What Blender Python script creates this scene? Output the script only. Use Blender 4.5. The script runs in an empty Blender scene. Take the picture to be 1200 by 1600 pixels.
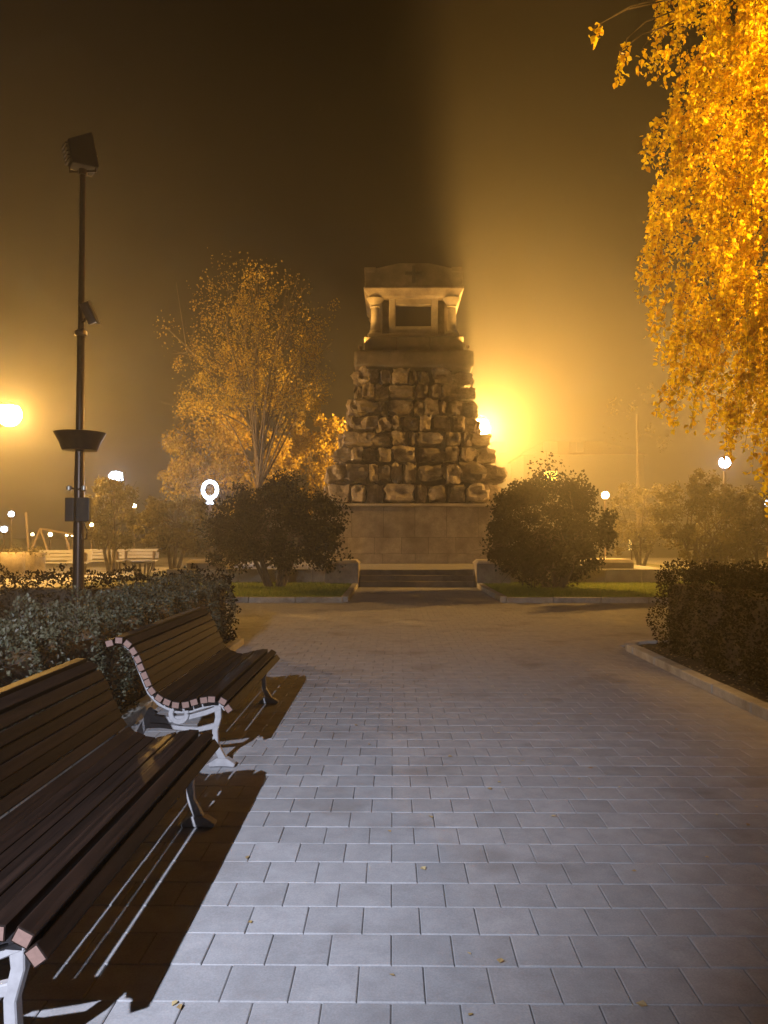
import bpy, bmesh, math, random
import numpy as np
from mathutils import Vector, Matrix, Euler

R = math.radians
rnd = random.Random(7)
rng = np.random.default_rng(7)
scene = bpy.context.scene
C = scene.collection

# ------------------------------------------------------------------ camera
H = 1.42                      # eye height
F = 1250.0                    # focal length in photo pixels
VX, VY = 615.0, 837.0         # vanishing point of +Y in the photo
cam_d = bpy.data.cameras.new('camera')
cam_d.sensor_fit = 'VERTICAL'; cam_d.sensor_height = 32.0; cam_d.lens = 25.0
cam_d.clip_start = 0.05; cam_d.clip_end = 2000
cam = bpy.data.objects.new('camera', cam_d); C.objects.link(cam)
cam.location = (0, 0, H)
cam.rotation_euler = (R(90) + math.atan(37/1250), 0, math.atan(15/1250))
scene.camera = cam

def at(px, py, y):            # photo pixel + distance along +Y -> world point
    return Vector(((px-VX)*y/F, y, H-(py-VY)*y/F))

# ------------------------------------------------------------------ world (night, city glow)
world = bpy.data.worlds.new('World'); scene.world = world
world.use_nodes = True
wn = world.node_tree.nodes; wl = world.node_tree.links
wn.clear()
sky_t = wn.new('ShaderNodeTexSky'); sky_t.sky_type = 'NISHITA'; sky_t.sun_disc = False
sky_t.sun_elevation = R(-4); sky_t.sun_rotation = R(200)
bg1 = wn.new('ShaderNodeBackground'); bg1.inputs['Strength'].default_value = 0.006
bg2 = wn.new('ShaderNodeBackground'); bg2.inputs['Color'].default_value = (1.0, 0.62, 0.30, 1)
bg2.inputs['Strength'].default_value = 0.002
adds = wn.new('ShaderNodeAddShader'); wo = wn.new('ShaderNodeOutputWorld')
wl.new(sky_t.outputs[0], bg1.inputs['Color'])
wl.new(bg1.outputs[0], adds.inputs[0]); wl.new(bg2.outputs[0], adds.inputs[1])
wl.new(adds.outputs[0], wo.inputs['Surface'])

# ------------------------------------------------------------------ exposure / engine
vs = scene.view_settings
scene.display_settings.display_device = 'sRGB'
vs.view_transform = 'Standard'; vs.look = 'None'; vs.exposure = 0.0; vs.gamma = 1.0
vs.use_curve_mapping = False
cy = scene.cycles
scene.render.engine = 'CYCLES'
cy.use_denoising = True
try: cy.denoiser = 'OPENIMAGEDENOISE'
except Exception: pass
cy.max_bounces = 6; cy.diffuse_bounces = 2; cy.glossy_bounces = 2
cy.transmission_bounces = 4; cy.volume_bounces = 0; cy.transparent_max_bounces = 8
cy.sample_clamp_indirect = 4.0
cy.use_light_tree = True

SODIUM = (1.0, 0.49, 0.09)
COOL = (0.80, 0.85, 1.0)
P_SOD_BACK = 36000     # lamp half hidden behind the monument
P_SOD_LEFT = 7000
P_SOD_RIGHT = 12500
P_SOD_BIRCH = 13000
P_NEAR = 3500
P_UP = 320
FOG = 0.0047

# ------------------------------------------------------------------ helpers
def link(o, parent=None):
    C.objects.link(o)
    if parent is not None: o.parent = parent
    return o
def tag(o, label=None, cat=None, group=None, kind=None):
    if label: o['label'] = label
    if cat: o['category'] = cat
    if group: o['group'] = group
    if kind: o['kind'] = kind
    return o
def empty(name, loc=(0,0,0), rz=0.0):
    o = bpy.data.objects.new(name, None); o.empty_display_size = 0.2
    C.objects.link(o); o.location = loc; o.rotation_euler = (0,0,rz); return o

class MB:
    def __init__(s): s.v = []; s.f = []; s.m = []; s.cm = 0
    def add(s, vs_, fs_):
        b = len(s.v); s.v += [tuple(p) for p in vs_]
        s.f += [tuple(b+i for i in f) for f in fs_]; s.m += [s.cm]*len(fs_)
    def box(s, x0, x1, y0, y1, z0, z1, mat=None):
        p = [(x0,y0,z0),(x1,y0,z0),(x1,y1,z0),(x0,y1,z0),(x0,y0,z1),(x1,y0,z1),(x1,y1,z1),(x0,y1,z1)]
        if mat is not None: p = [mat @ Vector(q) for q in p]
        s.add(p, [(0,3,2,1),(4,5,6,7),(0,1,5,4),(1,2,6,5),(2,3,7,6),(3,0,4,7)])
    def tube(s, path, rad, n=8, cap=True):
        path = [Vector(p) for p in path]
        if not hasattr(rad, '__len__'): rad = [rad]*len(path)
        b = len(s.v); up = None
        for i, p in enumerate(path):
            t = (path[min(i+1,len(path)-1)]-path[max(i-1,0)])
            if t.length < 1e-9: t = Vector((0,0,1))
            t.normalize()
            if up is None:
                up = t.orthogonal().normalized()
            else:
                up = (up - t*up.dot(t))
                up = up.normalized() if up.length > 1e-6 else t.orthogonal().normalized()
            w = t.cross(up)
            for k in range(n):
                a = 2*math.pi*k/n
                s.v.append(tuple(p + (up*math.cos(a)+w*math.sin(a))*rad[i]))
        for i in range(len(path)-1):
            for k in range(n):
                k2 = (k+1) % n
                s.f.append((b+i*n+k, b+i*n+k2, b+(i+1)*n+k2, b+(i+1)*n+k)); s.m.append(s.cm)
        if cap:
            s.f.append(tuple(b+k for k in reversed(range(n)))); s.m.append(s.cm)
            e = b+(len(path)-1)*n
            s.f.append(tuple(e+k for k in range(n))); s.m.append(s.cm)
    def lathe(s, prof, n=16, c=(0,0,0), cap=True):
        b = len(s.v)
        for r, z in prof:
            for k in range(n):
                a = 2*math.pi*k/n
                s.v.append((c[0]+r*math.cos(a), c[1]+r*math.sin(a), c[2]+z))
        for i in range(len(prof)-1):
            for k in range(n):
                k2 = (k+1) % n
                s.f.append((b+i*n+k, b+i*n+k2, b+(i+1)*n+k2, b+(i+1)*n+k)); s.m.append(s.cm)
        if cap:
            s.f.append(tuple(b+k for k in reversed(range(n)))); s.m.append(s.cm)
            e = b+(len(prof)-1)*n
            s.f.append(tuple(e+k for k in range(n))); s.m.append(s.cm)
    def ribbon(s, pts, w, y0, y1):
        # pts: (x,z) centre line, w: thickness list; extruded from y0 to y1
        n = len(pts); L = []; Rr = []
        for i in range(n):
            a = pts[max(i-1,0)]; c = pts[min(i+1,n-1)]
            tx, tz = c[0]-a[0], c[1]-a[1]; l = math.hypot(tx,tz) or 1
            nx, nz = -tz/l, tx/l; h = w[i]/2
            L.append((pts[i][0]+nx*h, pts[i][1]+nz*h)); Rr.append((pts[i][0]-nx*h, pts[i][1]-nz*h))
        for i in range(n-1):
            q = [L[i], L[i+1], Rr[i+1], Rr[i]]
            v = [(x,y0,z) for x,z in q]+[(x,y1,z) for x,z in q]
            f = [(0,1,2,3),(7,6,5,4),(0,4,5,1),(2,6,7,3)]
            if i == 0: f.append((0,3,7,4))
            if i == n-2: f.append((1,5,6,2))
            s.add(v, f)
    def mesh(s, name, mats, smooth=False, bevel=0.0, seg=1):
        me = bpy.data.meshes.new(name)
        me.from_pydata(s.v, [], s.f)
        if not isinstance(mats, (list, tuple)): mats = [mats]
        for m in mats: me.materials.append(m)
        if len(mats) > 1: me.polygons.foreach_set('material_index', s.m)
        bm = bmesh.new(); bm.from_mesh(me)
        bmesh.ops.remove_doubles(bm, verts=bm.verts, dist=1e-5)
        bmesh.ops.recalc_face_normals(bm, faces=bm.faces)
        if bevel > 0:
            es = [e for e in bm.edges if len(e.link_faces) == 2 and e.calc_face_angle(0) > 0.5]
            bmesh.ops.bevel(bm, geom=es, offset=bevel, segments=seg, affect='EDGES', profile=0.6, clamp_overlap=True)
        bm.to_mesh(me); bm.free()
        if smooth:
            me.polygons.foreach_set('use_smooth', [True]*len(me.polygons))
            try: me.set_sharp_from_angle(angle=R(40))
            except Exception: pass
        me.update()
        return me
    def build(s, name, mats, parent=None, smooth=False, bevel=0.0, seg=1):
        return link(bpy.data.objects.new(name, s.mesh(name, mats, smooth, bevel, seg)), parent)

def np_mesh(name, verts, quads, mat):
    me = bpy.data.meshes.new(name)
    nv, nq = len(verts), len(quads); k = quads.shape[1]
    me.vertices.add(nv); me.vertices.foreach_set('co', verts.astype(np.float32).ravel())
    me.loops.add(nq*k); me.loops.foreach_set('vertex_index', quads.astype(np.int32).ravel())
    me.polygons.add(nq)
    me.polygons.foreach_set('loop_start', (np.arange(nq)*k).astype(np.int32))
    me.materials.append(mat)
    at_ = me.attributes.new('sharp_face','BOOLEAN','FACE'); at_.data.foreach_set('value', np.ones(nq,dtype=bool))
    me.update(calc_edges=True); me.validate()
    return me

def leaf_mesh(name, P, size, mat, droop=0.0, width=0.36, dirs=None, nrm=None, spread=1.0, ovate=False):
    """kite-shaped leaves at points P; droop pulls leaf tips down"""
    n = len(P)
    d = rng.normal(size=(n,3))
    if dirs is not None: d = d*spread + dirs
    d[:,2] -= droop
    d /= np.linalg.norm(d,axis=1,keepdims=True)+1e-9
    q = rng.normal(size=(n,3))
    if nrm is not None: q = q*0.7+nrm
    w = np.cross(d, q); w /= np.linalg.norm(w,axis=1,keepdims=True)+1e-9
    u = np.cross(w, d)
    L = (size*(0.7+0.6*rng.random(n)))[:,None]
    W = L*width*(0.85+0.3*rng.random(n))[:,None]
    if ovate:
        v = np.empty((n,6,3)); cu = (0.05+.22*rng.random(n))[:,None]
        v[:,0] = P
        v[:,1] = P + d*L*0.22 + w*W*.95 + u*L*cu*.5
        v[:,2] = P + d*L*0.58 + w*W*.85 + u*L*cu
        v[:,3] = P + d*L - u*L*cu*.4
        v[:,4] = P + d*L*0.58 - w*W*.85 + u*L*cu
        v[:,5] = P + d*L*0.22 - w*W*.95 + u*L*cu*.5
        q_ = np.arange(n)[:,None]*6
        quads = np.concatenate([q_+np.array([[0,1,2,3]]), q_+np.array([[0,3,4,5]])])
        return np_mesh(name, v.reshape(-1,3), quads, mat)
    v = np.empty((n,4,3))
    v[:,0] = P
    v[:,1] = P + d*L*0.42 + w*W + u*L*0.10
    v[:,2] = P + d*L
    v[:,3] = P + d*L*0.42 - w*W + u*L*0.10
    quads = np.arange(n*4).reshape(n,4)
    return np_mesh(name, v.reshape(-1,3), quads, mat)

# ------------------------------------------------------------------ materials
def newmat(name):
    m = bpy.data.materials.new(name); m.use_nodes = True
    nt = m.node_tree; nt.nodes.clear()
    return m, nt.nodes, nt.links
def stone(name, c1, c2, scale=6.0, rough=0.85, bump=0.4, bdist=0.01, fine=60.0, objrand=0.0, stain=None, spec=0.3):
    m, N, L = newmat(name)
    out = N.new('ShaderNodeOutputMaterial'); b = N.new('ShaderNodeBsdfPrincipled')
    tc = N.new('ShaderNodeTexCoord'); oi = N.new('ShaderNodeObjectInfo')
    va = N.new('ShaderNodeVectorMath'); va.operation = 'ADD'
    sc_ = N.new('ShaderNodeVectorMath'); sc_.operation = 'SCALE'
    cmb = N.new('ShaderNodeCombineXYZ')
    for i in range(3): L.new(oi.outputs['Random'], cmb.inputs[i])
    sc_.inputs['Scale'].default_value = 37.0
    L.new(cmb.outputs[0], sc_.inputs[0]); L.new(tc.outputs['Object'], va.inputs[0]); L.new(sc_.outputs[0], va.inputs[1])
    n1 = N.new('ShaderNodeTexNoise'); n1.inputs['Scale'].default_value = scale; n1.inputs['Detail'].default_value = 8; n1.inputs['Roughness'].default_value = 0.65
    n2 = N.new('ShaderNodeTexNoise'); n2.inputs['Scale'].default_value = fine; n2.inputs['Detail'].default_value = 4
    L.new(va.outputs[0], n1.inputs['Vector']); L.new(va.outputs[0], n2.inputs['Vector'])
    cr = N.new('ShaderNodeValToRGB'); cr.color_ramp.elements[0].position = 0.3; cr.color_ramp.elements[1].position = 0.7
    cr.color_ramp.elements[0].color = (*c1,1); cr.color_ramp.elements[1].color = (*c2,1)
    L.new(n1.outputs['Fac'], cr.inputs['Fac'])
    hs = N.new('ShaderNodeHueSaturation')
    mr = N.new('ShaderNodeMapRange'); mr.inputs['To Min'].default_value = 1-objrand; mr.inputs['To Max'].default_value = 1+objrand
    L.new(oi.outputs['Random'], mr.inputs['Value'])
    mm = N.new('ShaderNodeMath'); mm.operation = 'MULTIPLY_ADD'
    mm.inputs[1].default_value = 0.5; mm.inputs[2].default_value = 0.75
    L.new(n2.outputs['Fac'], mm.inputs[0])
    mu = N.new('ShaderNodeMath'); mu.operation = 'MULTIPLY'
    L.new(mm.outputs[0], mu.inputs[0]); L.new(mr.outputs[0], mu.inputs[1])
    L.new(mu.outputs[0], hs.inputs['Value']); L.new(cr.outputs['Color'], hs.inputs['Color'])
    col = hs.outputs['Color']
    if stain:
        n3 = N.new('ShaderNodeTexNoise'); n3.inputs['Scale'].default_value = stain[1]; n3.inputs['Detail'].default_value = 5
        geo = N.new('ShaderNodeNewGeometry'); L.new(geo.outputs['Position'], n3.inputs['Vector'])
        r3 = N.new('ShaderNodeValToRGB'); r3.color_ramp.elements[0].position = stain[2]; r3.color_ramp.elements[1].position = stain[3]
        L.new(n3.outputs['Fac'], r3.inputs['Fac'])
        mx = N.new('ShaderNodeMix'); mx.data_type = 'RGBA'; mx.inputs['B'].default_value = (*stain[0],1)
        L.new(col, mx.inputs['A'])
        sf = N.new('ShaderNodeMath'); sf.operation = 'MULTIPLY'; sf.inputs[1].default_value = stain[4]
        L.new(r3.outputs['Color'], sf.inputs[0]); L.new(sf.outputs[0], mx.inputs['Factor'])
        col = mx.outputs['Result']
    L.new(col, b.inputs['Base Color'])
    b.inputs['Roughness'].default_value = rough
    b.inputs['Specular IOR Level'].default_value = spec
    if bump > 0:
        ad = N.new('ShaderNodeMath'); ad.operation = 'MULTIPLY_ADD'; ad.inputs[1].default_value = 0.35
        L.new(n2.outputs['Fac'], ad.inputs[0]); L.new(n1.outputs['Fac'], ad.inputs[2])
        bp = N.new('ShaderNodeBump'); bp.inputs['Strength'].default_value = bump; bp.inputs['Distance'].default_value = bdist
        L.new(ad.outputs[0], bp.inputs['Height']); L.new(bp.outputs[0], b.inputs['Normal'])
    L.new(b.outputs[0], out.inputs['Surface'])
    return m
def leafmat(name, cols, trans=0.5, rough=0.5, gloss=0.25):
    m, N, L = newmat(name)
    out = N.new('ShaderNodeOutputMaterial')
    g = N.new('ShaderNodeNewGeometry')
    cr = N.new('ShaderNodeValToRGB'); e = cr.color_ramp.elements
    e[0].color = (*cols[0],1); e[1].color = (*cols[-1],1)
    for i, c in enumerate(cols[1:-1], 1):
        x = e.new(i/(len(cols)-1)); x.color = (*c,1)
    L.new(g.outputs['Random Per Island'], cr.inputs['Fac'])
    d = N.new('ShaderNodeBsdfPrincipled'); d.inputs['Roughness'].default_value = rough
    d.inputs['Specular IOR Level'].default_value = gloss
    t = N.new('ShaderNodeBsdfTranslucent')
    L.new(cr.outputs['Color'], d.inputs['Base Color']); L.new(cr.outputs['Color'], t.inputs['Color'])
    mx = N.new('ShaderNodeMixShader'); mx.inputs[0].default_value = trans
    L.new(d.outputs[0], mx.inputs[1]); L.new(t.outputs[0], mx.inputs[2]); L.new(mx.outputs[0], out.inputs['Surface'])
    return m
def plain(name, col, rough=0.5, metal=0.0, spec=0.4, nscale=20, var=0.25, bump=0.1):
    m, N, L = newmat(name)
    out = N.new('ShaderNodeOutputMaterial'); b = N.new('ShaderNodeBsdfPrincipled')
    tc = N.new('ShaderNodeTexCoord'); n = N.new('ShaderNodeTexNoise'); n.inputs['Scale'].default_value = nscale; n.inputs['Detail'].default_value = 5
    L.new(tc.outputs['Object'], n.inputs['Vector'])
    hs = N.new('ShaderNodeHueSaturation'); hs.inputs['Color'].default_value = (*col,1)
    mr = N.new('ShaderNodeMapRange'); mr.inputs['To Min'].default_value = 1-var; mr.inputs['To Max'].default_value = 1+var
    L.new(n.outputs['Fac'], mr.inputs['Value']); L.new(mr.outputs[0], hs.inputs['Value'])
    L.new(hs.outputs[0], b.inputs['Base Color'])
    b.inputs['Roughness'].default_value = rough; b.inputs['Metallic'].default_value = metal; b.inputs['Specular IOR Level'].default_value = spec
    if bump:
        bp = N.new('ShaderNodeBump'); bp.inputs['Strength'].default_value = bump; bp.inputs['Distance'].default_value = 0.004
        L.new(n.outputs['Fac'], bp.inputs['Height']); L.new(bp.outputs[0], b.inputs['Normal'])
    L.new(b.outputs[0], out.inputs['Surface'])
    return m
def woodmat(name, c1, c2, rough=0.4):
    m, N, L = newmat(name)
    out = N.new('ShaderNodeOutputMaterial'); b = N.new('ShaderNodeBsdfPrincipled')
    tc = N.new('ShaderNodeTexCoord'); oi = N.new('ShaderNodeObjectInfo')
    mp = N.new('ShaderNodeMapping'); mp.inputs['Scale'].default_value = (60, 2.5, 60)
    cmb = N.new('ShaderNodeCombineXYZ')
    mu = N.new('ShaderNodeMath'); mu.operation = 'MULTIPLY'; mu.inputs[1].default_value = 50
    L.new(oi.outputs['Random'], mu.inputs[0])
    for i in range(3): L.new(mu.outputs[0], cmb.inputs[i])
    L.new(cmb.outputs[0], mp.inputs['Location'])
    L.new(tc.outputs['Object'], mp.inputs['Vector'])
    n = N.new('ShaderNodeTexNoise'); n.inputs['Scale'].default_value = 1.0; n.inputs['Detail'].default_value = 6
    L.new(mp.outputs[0], n.inputs['Vector'])
    cr = N.new('ShaderNodeValToRGB'); cr.color_ramp.elements[0].position = .3; cr.color_ramp.elements[1].position = .72
    cr.color_ramp.elements[0].color = (*c1,1); cr.color_ramp.elements[1].color = (*c2,1)
    L.new(n.outputs['Fac'], cr.inputs['Fac'])
    hs = N.new('ShaderNodeHueSaturation')
    mr = N.new('ShaderNodeMapRange'); mr.inputs['To Min'].default_value = .7; mr.inputs['To Max'].default_value = 1.35
    L.new(oi.outputs['Random'], mr.inputs['Value']); L.new(mr.outputs[0], hs.inputs['Value'])
    L.new(cr.outputs[0], hs.inputs['Color']); L.new(hs.outputs[0], b.inputs['Base Color'])
    b.inputs['Roughness'].default_value = rough; b.inputs['Specular IOR Level'].default_value = 0.12
    bp = N.new('ShaderNodeBump'); bp.inputs['Strength'].default_value = .35; bp.inputs['Distance'].default_value = .003
    L.new(n.outputs['Fac'], bp.inputs['Height']); L.new(bp.outputs[0], b.inputs['Normal'])
    L.new(b.outputs[0], out.inputs['Surface'])
    return m
def glow(name, col, strength, see=0.7):
    """lit glass: lets the bulb's light out and glows itself"""
    m, N, L = newmat(name)
    out = N.new('ShaderNodeOutputMaterial')
    t = N.new('ShaderNodeBsdfTransparent'); t.inputs['Color'].default_value = (see,see,see,1) if False else (1,1,1,1)
    e = N.new('ShaderNodeEmission'); e.inputs['Color'].default_value = (*col,1); e.inputs['Strength'].default_value = strength
    a = N.new('ShaderNodeAddShader')
    L.new(t.outputs[0], a.inputs[0]); L.new(e.outputs[0], a.inputs[1]); L.new(a.outputs[0], out.inputs['Surface'])
    m.cycles.emission_sampling = 'NONE'
    return m

M = {}
M['paver'] = stone('paver_concrete', (0.265,0.265,0.28), (0.345,0.345,0.365), scale=9, rough=0.92, bump=0.5, bdist=0.003, fine=140, objrand=0.085,
                   stain=((0.12,0.10,0.085), 1.6, 0.55, 0.75, 0.55), spec=0.15)
M['sand'] = stone('joint_sand', (0.16,0.15,0.14), (0.26,0.245,0.23), scale=30, rough=0.95, bump=0.3, bdist=0.004)
M['asphalt'] = stone('far_pavement', (0.17,0.165,0.16), (0.25,0.245,0.24), scale=2, rough=0.85, bump=0.3, bdist=0.004)
M['kerb'] = stone('kerb_stone', (0.30,0.28,0.25), (0.45,0.43,0.39), scale=7, rough=0.85, bump=0.6, bdist=0.008, fine=50, objrand=0.12,
                  stain=((0.12,0.10,0.07), 2.5, 0.5, 0.75, 0.6))
M['earth'] = stone('bed_earth', (0.035,0.026,0.018), (0.075,0.055,0.038), scale=5, rough=0.95, bump=0.9, bdist=0.03)
M['ground'] = stone('ground_soil', (0.05,0.055,0.025), (0.085,0.085,0.04), scale=1.2, rough=0.95, bump=0.6, bdist=0.03)
M['granite'] = stone('monument_granite', (0.22,0.19,0.15), (0.38,0.33,0.27), scale=4, rough=0.85, bump=0.7, bdist=0.03, fine=35, objrand=0.18,
                     stain=((0.10,0.08,0.06), 1.3, 0.45, 0.7, 0.7))
M['weathered'] = stone('weathered_dark_granite', (0.09,0.075,0.058), (0.20,0.17,0.135), scale=3, rough=0.9, bump=0.8, bdist=0.03, fine=30, objrand=0.1,
                     stain=((0.05,0.042,0.032), 1.1, 0.42, 0.7, 0.7))
M['rock'] = stone('rough_rock', (0.16,0.13,0.10), (0.40,0.34,0.27), scale=2.2, rough=0.9, bump=0.9, bdist=0.06, fine=16, objrand=0.28,
                  stain=((0.08,0.065,0.045), 1.5, 0.45, 0.7, 0.7))
M['ashlar'] = stone('dressed_limestone', (0.36,0.32,0.26), (0.50,0.45,0.37), scale=3, rough=0.8, bump=0.4, bdist=0.015, fine=40, objrand=0.1,
                    stain=((0.16,0.13,0.09), 1.2, 0.48, 0.75, 0.6))
M['mortar'] = stone('core_mortar', (0.03,0.024,0.018), (0.06,0.048,0.036), scale=5, rough=0.95, bump=0.5, bdist=0.03)
M['bronze'] = plain('dark_bronze', (0.02,0.016,0.012), rough=0.5, metal=0.3)
M['wood'] = woodmat('dark_stained_slat', (0.005,0.003,0.0024), (0.020,0.011,0.008), 0.6)
M['endgrain'] = plain('pinkish_end_grain', (0.19,0.115,0.095), rough=0.8, nscale=80, var=.3)
M['iron'] = plain('pale_painted_iron', (0.28,0.275,0.29), rough=0.55, nscale=30, var=.3, bump=.3)
M['polemetal'] = plain('brown_painted_pole', (0.055,0.035,0.025), rough=0.32, metal=0.5, spec=.5)
M['darkbox'] = plain('dark_plastic_box', (0.03,0.025,0.02), rough=0.5)
M['alu'] = plain('brushed_camera_shell', (0.45,0.42,0.38), rough=0.3, metal=0.7)
M['lens'] = plain('floodlight_glass', (0.10,0.09,0.08), rough=0.12, spec=.6, bump=0)
M['paintwhite'] = plain('white_painted_wood', (0.20,0.20,0.21), rough=0.6)
M['tanwood'] = plain('tan_wood', (0.25,0.19,0.12), rough=.7)
M['wallgrey'] = stone('rendered_wall', (0.035,0.032,0.027), (0.05,0.045,0.04), scale=1.0, rough=.9, bump=.2)
M['roofred'] = stone('roof_tile', (0.05,0.03,0.025), (0.08,0.045,0.035), scale=3, rough=.85)
M['glassdark'] = plain('dark_window_glass', (0.02,0.022,0.025), rough=0.08, spec=.6, bump=0, var=0)
M['winlit'] = glow('lit_window_glass', (1.0,0.70,0.12), 2.2)
M['signlit'] = glow('lit_sign_face', (1.0,0.72,0.22), 0.8)
M['sod_glass'] = glow('sodium_globe_glass', (1.0,0.80,0.38), 60.0)
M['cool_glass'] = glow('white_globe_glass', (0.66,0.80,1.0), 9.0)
M['warm_glass'] = glow('warm_globe_glass', (1.0,0.82,0.42), 9.0)
M['bark'] = stone('bark', (0.05,0.04,0.03), (0.12,0.095,0.07), scale=12, rough=0.95, bump=0.9, bdist=0.02)
M['birchbark'] = stone('birch_bark', (0.10,0.08,0.06), (0.45,0.42,0.36), scale=5, rough=0.9, bump=0.6, bdist=0.01)
M['birchleaf'] = leafmat('yellow_birch_leaf', [(0.80,0.56,0.010),(0.88,0.70,0.012),(0.70,0.60,0.02),(0.88,0.76,0.015),(0.66,0.42,0.008),(0.88,0.72,0.01),(0.50,0.28,0.01)], trans=0.55, gloss=0.3)
M['yellowleaf'] = leafmat('pale_yellow_leaf', [(0.30,0.22,0.025),(0.40,0.31,0.045),(0.24,0.15,0.015)], trans=0.5)
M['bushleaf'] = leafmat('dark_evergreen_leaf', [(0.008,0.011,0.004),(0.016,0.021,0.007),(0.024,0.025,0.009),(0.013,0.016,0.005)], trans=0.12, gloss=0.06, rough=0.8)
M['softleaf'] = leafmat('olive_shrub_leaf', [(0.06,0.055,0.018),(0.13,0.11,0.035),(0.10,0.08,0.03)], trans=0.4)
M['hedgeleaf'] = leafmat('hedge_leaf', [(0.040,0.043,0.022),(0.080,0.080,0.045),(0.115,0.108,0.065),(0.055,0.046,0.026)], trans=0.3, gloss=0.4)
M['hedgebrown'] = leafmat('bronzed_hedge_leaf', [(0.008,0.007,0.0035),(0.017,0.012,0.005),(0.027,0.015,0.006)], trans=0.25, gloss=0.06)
M['fallen'] = leafmat('fallen_leaf', [(0.38,0.26,0.10),(0.50,0.40,0.22),(0.25,0.15,0.06)], trans=0.1)
M['grass'] = leafmat('lawn_grass', [(0.10,0.15,0.015),(0.18,0.24,0.025),(0.22,0.24,0.04)], trans=0.35)

# ------------------------------------------------------------------ near white lamp (behind the camera, lights the path)
def make_lamp_post(name, label, loc, h, r_globe, glass, side=None, arm=0.0, group=None, cat='street lamp'):
    t = empty(name, (loc[0], loc[1], 0)); tag(t, label, cat, group)
    m = MB(); m.lathe([(.11,0),(.11,.10),(.075,.14),(.06,.9),(.045,h-.30)], 12); m.build('post', M['polemetal'], t, True)
    dx = 0
    if arm:
        a = MB(); a.tube([(0,0,h-.35),(arm*.25,0,h+.25),(arm*.7,0,h+.40),(arm,0,h+.30),(arm,0,h+r_globe)], .028, 8); a.build('arm', M['polemetal'], t, True)
        dx = arm
    else:
        c = MB(); c.lathe([(.045,h-.30),(.09,h-.26),(.10,h-.9*r_globe-.02),(.05,h-.8*r_globe)], 12); c.build('collar', M['polemetal'], t, True)
    g = MB(); prof = [(max(r_globe*math.sin(math.pi*i/12),.002), -r_globe*math.cos(math.pi*i/12)) for i in range(13)]
    g.lathe(prof, 20, (dx,0,h)); g.build('globe', glass, t, True)
    if arm:
        k = MB(); k.lathe([(r_globe*.75,h+r_globe*.72),(r_globe*.5,h+r_globe*1.05),(.04,h+r_globe*1.2)],14,(dx,0,0)); k.build('cap', M['polemetal'], t, True)
    return t, (loc[0]+dx, loc[1], h)
def point(parent, loc, power, col, size=.1):
    l = bpy.data.lights.new('bulb', 'POINT'); l.energy = power; l.color = col; l.shadow_soft_size = size
    o = bpy.data.objects.new('bulb', l); C.objects.link(o); o.parent = parent
    o.location = (loc[0]-parent.location[0], loc[1]-parent.location[1], loc[2]-parent.location[2])
    return o

t = empty('path_lamp', (-2.3,-1.4,0)); tag(t, 'white downlight lamp on a post beside the nearest bench', 'street lamp')
m = MB(); m.lathe([(.10,0),(.10,.1),(.055,.14),(.045,3.35)],12); m.build('post', M['polemetal'], t, True)
m = MB(); m.tube([(0,0,3.3),(.1,0,3.5),(.4,0,3.52)],.025,8); m.build('arm', M['polemetal'], t, True)
m = MB(); m.lathe([(.03,3.56),(.16,3.50),(.18,3.42),(.17,3.40),(.05,3.47)],16,(.4,0,0)); m.build('lamp_head', M['polemetal'], t, True)
sl = bpy.data.lights.new('led', 'SPOT'); sl.energy = P_NEAR; sl.color = COOL; sl.shadow_soft_size = 0.035
sl.spot_size = R(66); sl.spot_blend = 1.0
so = bpy.data.objects.new('led', sl); C.objects.link(so); so.parent = t; so.location = (.4,0,3.3)
so.rotation_euler = (Vector((-1.6,4.8,0))-Vector((-1.9,-1.4,3.3))).to_track_quat('-Z','Y').to_euler()

# ------------------------------------------------------------------ ground, lawn, pavement
def sheet(name, rects, z, mat, kind='structure'):
    m = MB()
    for (x0,x1,y0,y1) in rects: m.add([(x0,y0,z),(x1,y0,z),(x1,y1,z),(x0,y1,z)], [(0,1,2,3)])
    o = m.build(name, mat); tag(o, kind=kind); return o
o = sheet('ground', [(-250,250,-100,400)], -0.06, M['ground'])
PX0, PX1 = -1.95, 2.86       # path edges
PLZ0, PLZ1 = 10.75, 17.05    # plaza near / far edge
pav = sheet('pavement', [(PX0,PX1,-6,PLZ0),(-15,16,PLZ0,PLZ1),(-.98,2.28,PLZ1,22.2)], -0.0065, M['sand'])
o = sheet('far_plaza', [(-45,-9,PLZ1,52),(-45,-15,PLZ0,PLZ1),(12.5,45,24,52),(16,45,PLZ0,24)], -0.004, M['asphalt'])

# pavers: 21 cm squares in half bond
PS = 0.21; PG = 0.0028; ROW0 = 2.476; JX = -0.113
def paver_geo(tilt, seed):
    r = random.Random(seed); m = MB()
    a = PS/2-PG/2; b_ = a-0.0032; z0, z1, z2 = -0.02, -0.0026, 0.0
    dz = [r.uniform(-tilt,tilt) for _ in range(4)]
    lo = [(-a,-a,z0),(a,-a,z0),(a,a,z0),(-a,a,z0)]
    mi = [(-a,-a,z1+dz[0]),(a,-a,z1+dz[1]),(a,a,z1+dz[2]),(-a,a,z1+dz[3])]
    to = [(-b_,-b_,z2+dz[0]),(b_,-b_,z2+dz[1]),(b_,b_,z2+dz[2]),(-b_,b_,z2+dz[3])]
    m.add(lo+mi+to, [(8,9,10,11)]+[(i,(i+1)%4,4+(i+1)%4,4+i) for i in range(4)]+[(4+i,4+(i+1)%4,8+(i+1)%4,8+i) for i in range(4)])
    return m
pv_meshes = [paver_geo(0.0010, i).mesh('paver', M['paver']) for i in range(8)]
cells = []
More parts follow.
